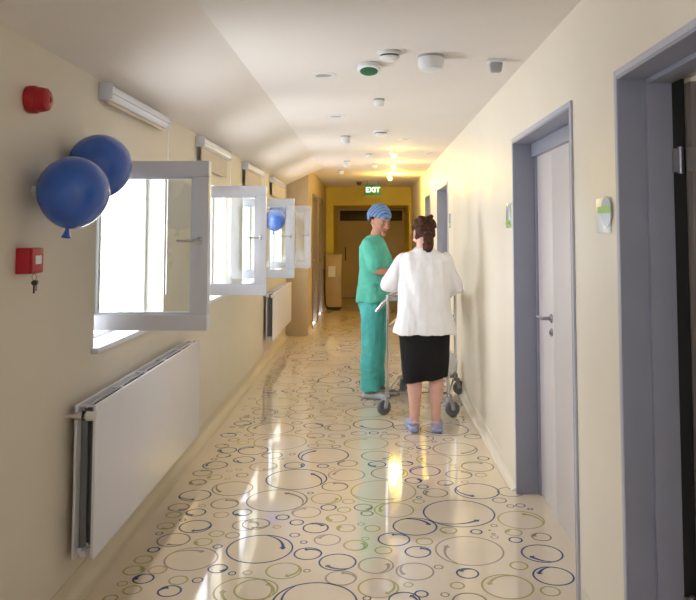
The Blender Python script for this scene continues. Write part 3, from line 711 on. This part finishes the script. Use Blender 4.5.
def hand(bm, wrist, d, palm, s=1.0, curl=.5):
    """wrist point, direction of the hand, palm normal (facing side)"""
    d = Vector(d).normalized(); pn = Vector(palm); pn = (pn-d*pn.dot(d)).normalized(); sd = d.cross(pn).normalized(); w_ = Vector(wrist)
    tube(bm, [w_-d*.02, w_+d*.02*s, w_+d*.06*s, w_+d*.09*s], [(.026*s, .019*s), (.034*s, .017*s), (.040*s, .015*s), (.038*s, .012*s)], 14, ref=pn)
    for k, (off, ln) in enumerate(((-.030, .062), (-.010, .074), (.010, .070), (.029, .054))):
        p = w_+d*.085*s+sd*off*s; q = d.copy(); pts = [p-d*.015]; 
        for j in range(3):
            ang = curl*(.35+.35*j); q = (d*math.cos(ang)+pn*math.sin(ang)); p = p+q*ln*s*(.42, .32, .26)[j]; pts.append(p)
        tube(bm, pts, [.0095*s, .0090*s, .0082*s, .0070*s], 8); ball(bm, pts[-1], .0070*s, 8, 6)
    p = w_+d*.025*s-sd*.028*s; q = (d*.65-sd*.7+pn*.3).normalized(); pts = [p, p+q*.035*s]; q2 = (d*.9-sd*.15+pn*.35).normalized(); pts += [pts[-1]+q2*.028*s, pts[-1]+q2*.05*s]
    tube(bm, pts, [.014*s, .0115*s, .010*s, .008*s], 8); ball(bm, pts[-1], .008*s, 8, 6)
def rotm(yaw, pitch, roll=0):      # head turn: yaw about z, pitch forward (down) about x
    return Matrix.Rotation(yaw, 3, 'Z') @ Matrix.Rotation(pitch, 3, 'X') @ Matrix.Rotation(roll, 3, 'Y')
def wrinkle(amp, f, zs=1.0, off=0):
    return lambda c: amp*(noise.noise(Vector((c.x*f+off, c.y*f, c.z*f*zs)))+.5*noise.noise(Vector((c.x*f*2.3, c.y*f*2.3+off, c.z*f*zs*2))))

# --- woman in the white blouse, seen from behind
W = thing('person', 'person in white blouse and black skirt seen from behind, hands on the trolley', 'person', (.412, 5.68, 0), PI, None)
hc = Vector((.0, -.055, 1.495)); HR = rotm(math.radians(24), math.radians(24))     # turned to her left (towards the nurse), looking down
bm = BM()
P = head(bm, hc, HR, 1.0)
limb(bm, [(0, .01, 1.30), (0, -.01, 1.37), (0, -.035, 1.44)], [.062, .056, .055], ref=(0, 1, 0))
torso(bm, [(.80, .165, .12, 0, 0), (.90, .175, .125, 0, 0), (1.02, .15, .11, 0, 0), (1.15, .16, .11, 0, 0), (1.25, .165, .095, 0, 0), (1.31, .12, .07, 0, 0), (1.35, .055, .05, 0, 0)])
EL, ER = (.265, -.02, 1.10), (-.245, -.03, 1.08)
HLp, HRp = (.19, -.30, 1.065), (-.16, -.30, 1.05)
for sh, el, ha, sg in (((.175, 0, 1.30), EL, HLp, 1), ((-.175, 0, 1.30), ER, HRp, -1)):
    limb(bm, [(sh[0]*.88, 0, 1.27), el], [.046, .040]); limb(bm, [el, ha], [.040, .027])
    d = Vector((-.10*sg, -.30, -.11)); hand(bm, ha, d, (0, 0, -1), .95, .8)
for x, xk, xf in ((.085, .075, .075), (-.085, -.09, -.083)):
    limb(bm, [(x, 0, .86), (x, -.01, .5), (xk, .0, .46)], [.088, .062, .056])
    limb(bm, [(xk, 0, .46), (xk, .018, .34), (xf, .01, .20), (xf, .0, .09)], [.052, .058, .042, .034])
    limb(bm, [(xf, .02, .055), (xf+.01*(1 if x > 0 else -1), -.06, .045), (xf+.02*(1 if x > 0 else -1), -.15, .035)], [.034, .034, .026])
remesh(bm, 'body', 'skin', W, .0055, 2)
face_bits(P, HR, 1.0, W)
bm = BM()   # blouse
torso(bm, [(.735, .238, .165, -.0, .01), (.76, .236, .163, 0, .01), (.88, .216, .152, 0, .01), (1.0, .197, .14, 0, .01), (1.12, .196, .138, 0, .005), (1.22, .2, .132, 0, .005), (1.285, .196, .118, 0, .005), (1.325, .165, .098, 0, .005), (1.358, .105, .080, 0, .0), (1.382, .074, .068, 0, -.006)], 36)
for sh, el, ha in (((.160, 0, 1.28), EL, HLp), ((-.160, 0, 1.28), ER, HRp)):
    sh, el, ha = Vector(sh), Vector(el), Vector(ha)
    limb(bm, [sh, sh.lerp(el, .5), el], [.064, .066, .062]); e2 = el.lerp(ha, .42); limb(bm, [el, e2], [.062, .060], cap=True)
def bl(c):
    v = .017*noise.noise(Vector((c.x*14, c.y*9, c.z*4)))+.005*noise.noise(Vector((c.x*30, c.y*30, c.z*12)))
    if c.z < 1.05: v += .005*math.sin(math.atan2(c.y, c.x)*6+1.2+c.z*3)*(1.05-c.z)/.3
    return v
remesh(bm, 'blouse', 'blouse', W, .007, 3, bl)
bm = BM(); torso(bm, [(.388, .168, .118, -.01, .0), (.40, .172, .122, -.01, 0), (.55, .184, .135, -.005, .0), (.72, .192, .145, 0, .0), (.85, .185, .14, 0, 0), (.9, .17, .125, 0, 0)], 36)
for v in bm.verts:
    if v.co.z < .41: v.co.z += -.022*v.co.x/.17+.006*math.sin(v.co.x*30)
remesh(bm, 'skirt', 'skirt', W, .008, 2, wrinkle(.005, 9, .4))
for sg, xf in ((1, .083), (-1, -.092)):
    bm = BM()
    tube(bm, [(xf, .065, .022), (xf, .03, .025), (xf+.006*sg, -.05, .026), (xf+.014*sg, -.14, .026), (xf+.018*sg, -.19, .022)], [(.030, .018), (.042, .024), (.045, .026), (.050, .026), (.03, .018)], 18, ref=(0, 0, 1))
    tube(bm, [(xf+.005*sg, -.03, .045), (xf+.010*sg, -.09, .05), (xf+.016*sg, -.16, .036)], [(.040, .028), (.044, .036), (.040, .022)], 16, ref=(0, 0, 1))
    c_ = remesh(bm, 'clog', 'croc', W, .005, 2)
    bm = BM(); tube(bm, [(xf-.044, .0, .06), (xf-.036, .045, .066), (xf, .066, .07), (xf+.036, .045, .066), (xf+.044, .0, .06)], [(.004, .008)]*5, 8, ref=(0, 0, 1)); obj('heel_strap', bm, 'croc', c_)
# hair: gathered up in a clip with a short tail
bm = BM()
def HP(x, y, z): return HR @ Vector((x, y, z)) + hc
tmp = bmesh.ops.create_uvsphere(bm, u_segments=28, v_segments=20, radius=1)
for v in tmp['verts']:
    x, y, z = v.co; q = Vector((x*.083, y*.104, z*.124))
    if y < -.15: q.y = max(q.y, -.078-.02*max(0, z)); 
    if z < -.5: q.z = -.5*.124
    if y < -.3 and z < .45: q.z = max(q.z, .062)
    v.co = HR @ q + hc + HR @ Vector((0, .008, .006))
rh = random.Random(5)
for k in range(16):
    a = rh.uniform(-.8, .8); h_ = rh.uniform(-.035, .10)
    ball(bm, HP(.045*math.sin(a*2), .085+rh.uniform(-.01, .02), h_), (.024, .02, .018), 10, 8)
ball(bm, HP(-.02, .10, .035), (.042, .034, .035), 14, 10); ball(bm, HP(-.045, .10, .03), (.022, .02, .022), 10, 8)
remesh(bm, 'hair', 'hair', W, .0055, 1, lambda c: .006*noise.noise(c*45)+.003*noise.noise(c*90))
bm = BM()
t0 = HP(.022, .105, -.045); tail = [t0, t0+Vector((0, .02, -.025)), t0+Vector((-.005, .022, -.07)), t0+Vector((-.005, .018, -.12)), t0+Vector((0, .012, -.155))]
tube(bm, tail, [.022, .032, .040, .034, .018], 14)
for k in range(26):
    a = rh.uniform(0, 2*PI); z = rh.uniform(-.13, -.02); ball(bm, t0+Vector((.028*math.cos(a), .022+.022*math.sin(a), z)), rh.uniform(.011, .018), 8, 6)
remesh(bm, 'ponytail', 'hair', W, .0055, 1, lambda c: .006*noise.noise(c*50))
bm = BM(); tube(bm, [t0+Vector((.024*math.cos(k*PI/6), .008+.012*math.sin(k*PI/6), -.006+.01*math.sin(k*PI/6))) for k in range(12)], .006, 8, closed=True); obj('hair_tie', bm, 'dark', W)
bm = BM()   # spectacles
for q in (-1, 1):
    tube(bm, [HP(q*.033+.024*math.cos(k*PI/8), -.104, .003+.018*math.sin(k*PI/8)) for k in range(16)], .0022, 6, closed=True)
    tube(bm, [HP(q*.057, -.103, .008), HP(q*.081, -.05, .008), HP(q*.084, .01, .006)], .0022, 6)
tube(bm, [HP(-.009, -.104, .006), HP(0, -.106, .009), HP(.009, -.104, .006)], .0022, 6)
obj('spectacles', bm, 'glasses', W)

# --- nurse in green scrubs, seen from her right side
Nn = thing('person', 'person in green scrubs and blue surgical cap standing beside the trolley', 'person', (.035, 6.85, 0), math.radians(72)); Nn.scale = (1.035, 1.035, 1.035)
hn = Vector((.0, -.060, 1.545)); NR = rotm(math.radians(-34), math.radians(18))
bm = BM()
P = head(bm, hn, NR, 1.0)
limb(bm, [(0, .0, 1.36), (0, -.02, 1.42), (0, -.055, 1.50)], [.056, .050, .052], ref=(0, 1, 0))
torso(bm, [(.84, .15, .105, 0, 0), (.95, .155, .11, 0, 0), (1.08, .125, .095, 0, 0), (1.22, .14, .10, 0, 0), (1.33, .155, .09, 0, 0), (1.385, .11, .065, 0, 0), (1.42, .055, .05, 0, -.01)])
NE = {1: (.215, -.06, 1.115), -1: (-.205, -.085, 1.12)}; NH = {1: (.12, -.28, 1.08), -1: (-.13, -.30, 1.075)}
for sg in (1, -1):
    limb(bm, [(.16*sg, .0, 1.345), NE[sg]], [.045, .036]); limb(bm, [NE[sg], NH[sg]], [.036, .024])
    hand(bm, NH[sg], (-.06*sg, -.28, -.10), (0, 0, -1), .9, .8)
for sg, yf in ((1, -.02), (-1, .0)):
    limb(bm, [(.08*sg, 0, .88), (.085*sg, -.01, .5), (.085*sg, .015, .30), (.085*sg, .01, .09)], [.08, .056, .05, .032])
    limb(bm, [(.085*sg, .03, .05), (.09*sg, -.06, .045), (.1*sg, -.14, .035)], [.032, .032, .024])
remesh(bm, 'body', 'skin2', Nn, .0055, 2)
face_bits(P, NR, 1.0, Nn)
bm = BM()   # scrub top
torso(bm, [(.835, .195, .150, 0, .0), (.87, .192, .147, 0, 0), (.98, .175, .134, 0, 0), (1.10, .160, .124, 0, 0), (1.22, .166, .124, 0, .0), (1.32, .172, .114, 0, .0), (1.372, .135, .09, 0, .0), (1.405, .080, .066, 0, -.004), (1.416, .062, .058, 0, -.008)], 36)
for sg in (1, -1):
    a_, e_ = Vector((.155*sg, .0, 1.34)), Vector(NE[sg]); limb(bm, [a_, a_.lerp(e_, .5), a_.lerp(e_, .82)], [.062, .066, .070])
remesh(bm, 'scrub_top', 'scrub', Nn, .007, 3, lambda c: .010*noise.noise(Vector((c.x*9, c.y*12, c.z*6)))+.005*noise.noise(c*26)+(.006*math.sin(math.atan2(c.y, c.x)*8) if c.z < 1.0 else 0))
bm = BM()
torso(bm, [(.78, .165, .125, 0, 0), (.88, .165, .125, 0, 0), (.93, .15, .11, 0, 0)])
for sg in (1, -1): limb(bm, [(.085*sg, 0, .86), (.09*sg, -.005, .5), (.088*sg, .01, .28), (.088*sg, .008, .075)], [.096, .088, .082, .084], cap=False)
remesh(bm, 'scrub_trousers', 'scrubp', Nn, .007, 3, lambda c: .012*noise.noise(Vector((c.x*11, c.y*11, c.z*9)))+.006*noise.noise(c*28))
for sg in (1, -1):
    bm = BM()
    tube(bm, [(.088*sg, .075, .025), (.088*sg, .03, .032), (.092*sg, -.06, .034), (.10*sg, -.13, .030), (.104*sg, -.18, .022)], [(.030, .02), (.040, .030), (.043, .032), (.046, .026), (.026, .016)], 18, ref=(0, 0, 1))
    remesh(bm, 'shoe', 'shoe', Nn, .005, 2)
bm = BM()   # cap
def NP(x, y, z): return NR @ Vector((x, y, z)) + hn
tmp = bmesh.ops.create_uvsphere(bm, u_segments=32, v_segments=22, radius=1)
for v in tmp['verts']:
    x, y, z = v.co; q = Vector((x*.100, y*.124+.026, z*.120+.034)); lim = .042 if y < 0 else .042-.075*min(1, y*1.6)
    if q.z < lim: q.z = lim; q.x *= .93; q.y = q.y*.93
    v.co = NR @ q + hn
remesh(bm, 'surgical_cap', 'cap', Nn, .006, 1, lambda c: .004*noise.noise(c*30))
bm = BM()   # dark hair edge under the cap
for k in range(9):
    a = PI*.02+PI*.96*k/8; ball(bm, NP(.080*math.cos(a), .006+.088*math.sin(a), .030-.070*math.sin(a)), (.012, .012, .014), 8, 6)
remesh(bm, 'hair', 'hair', Nn, .0055, 1)
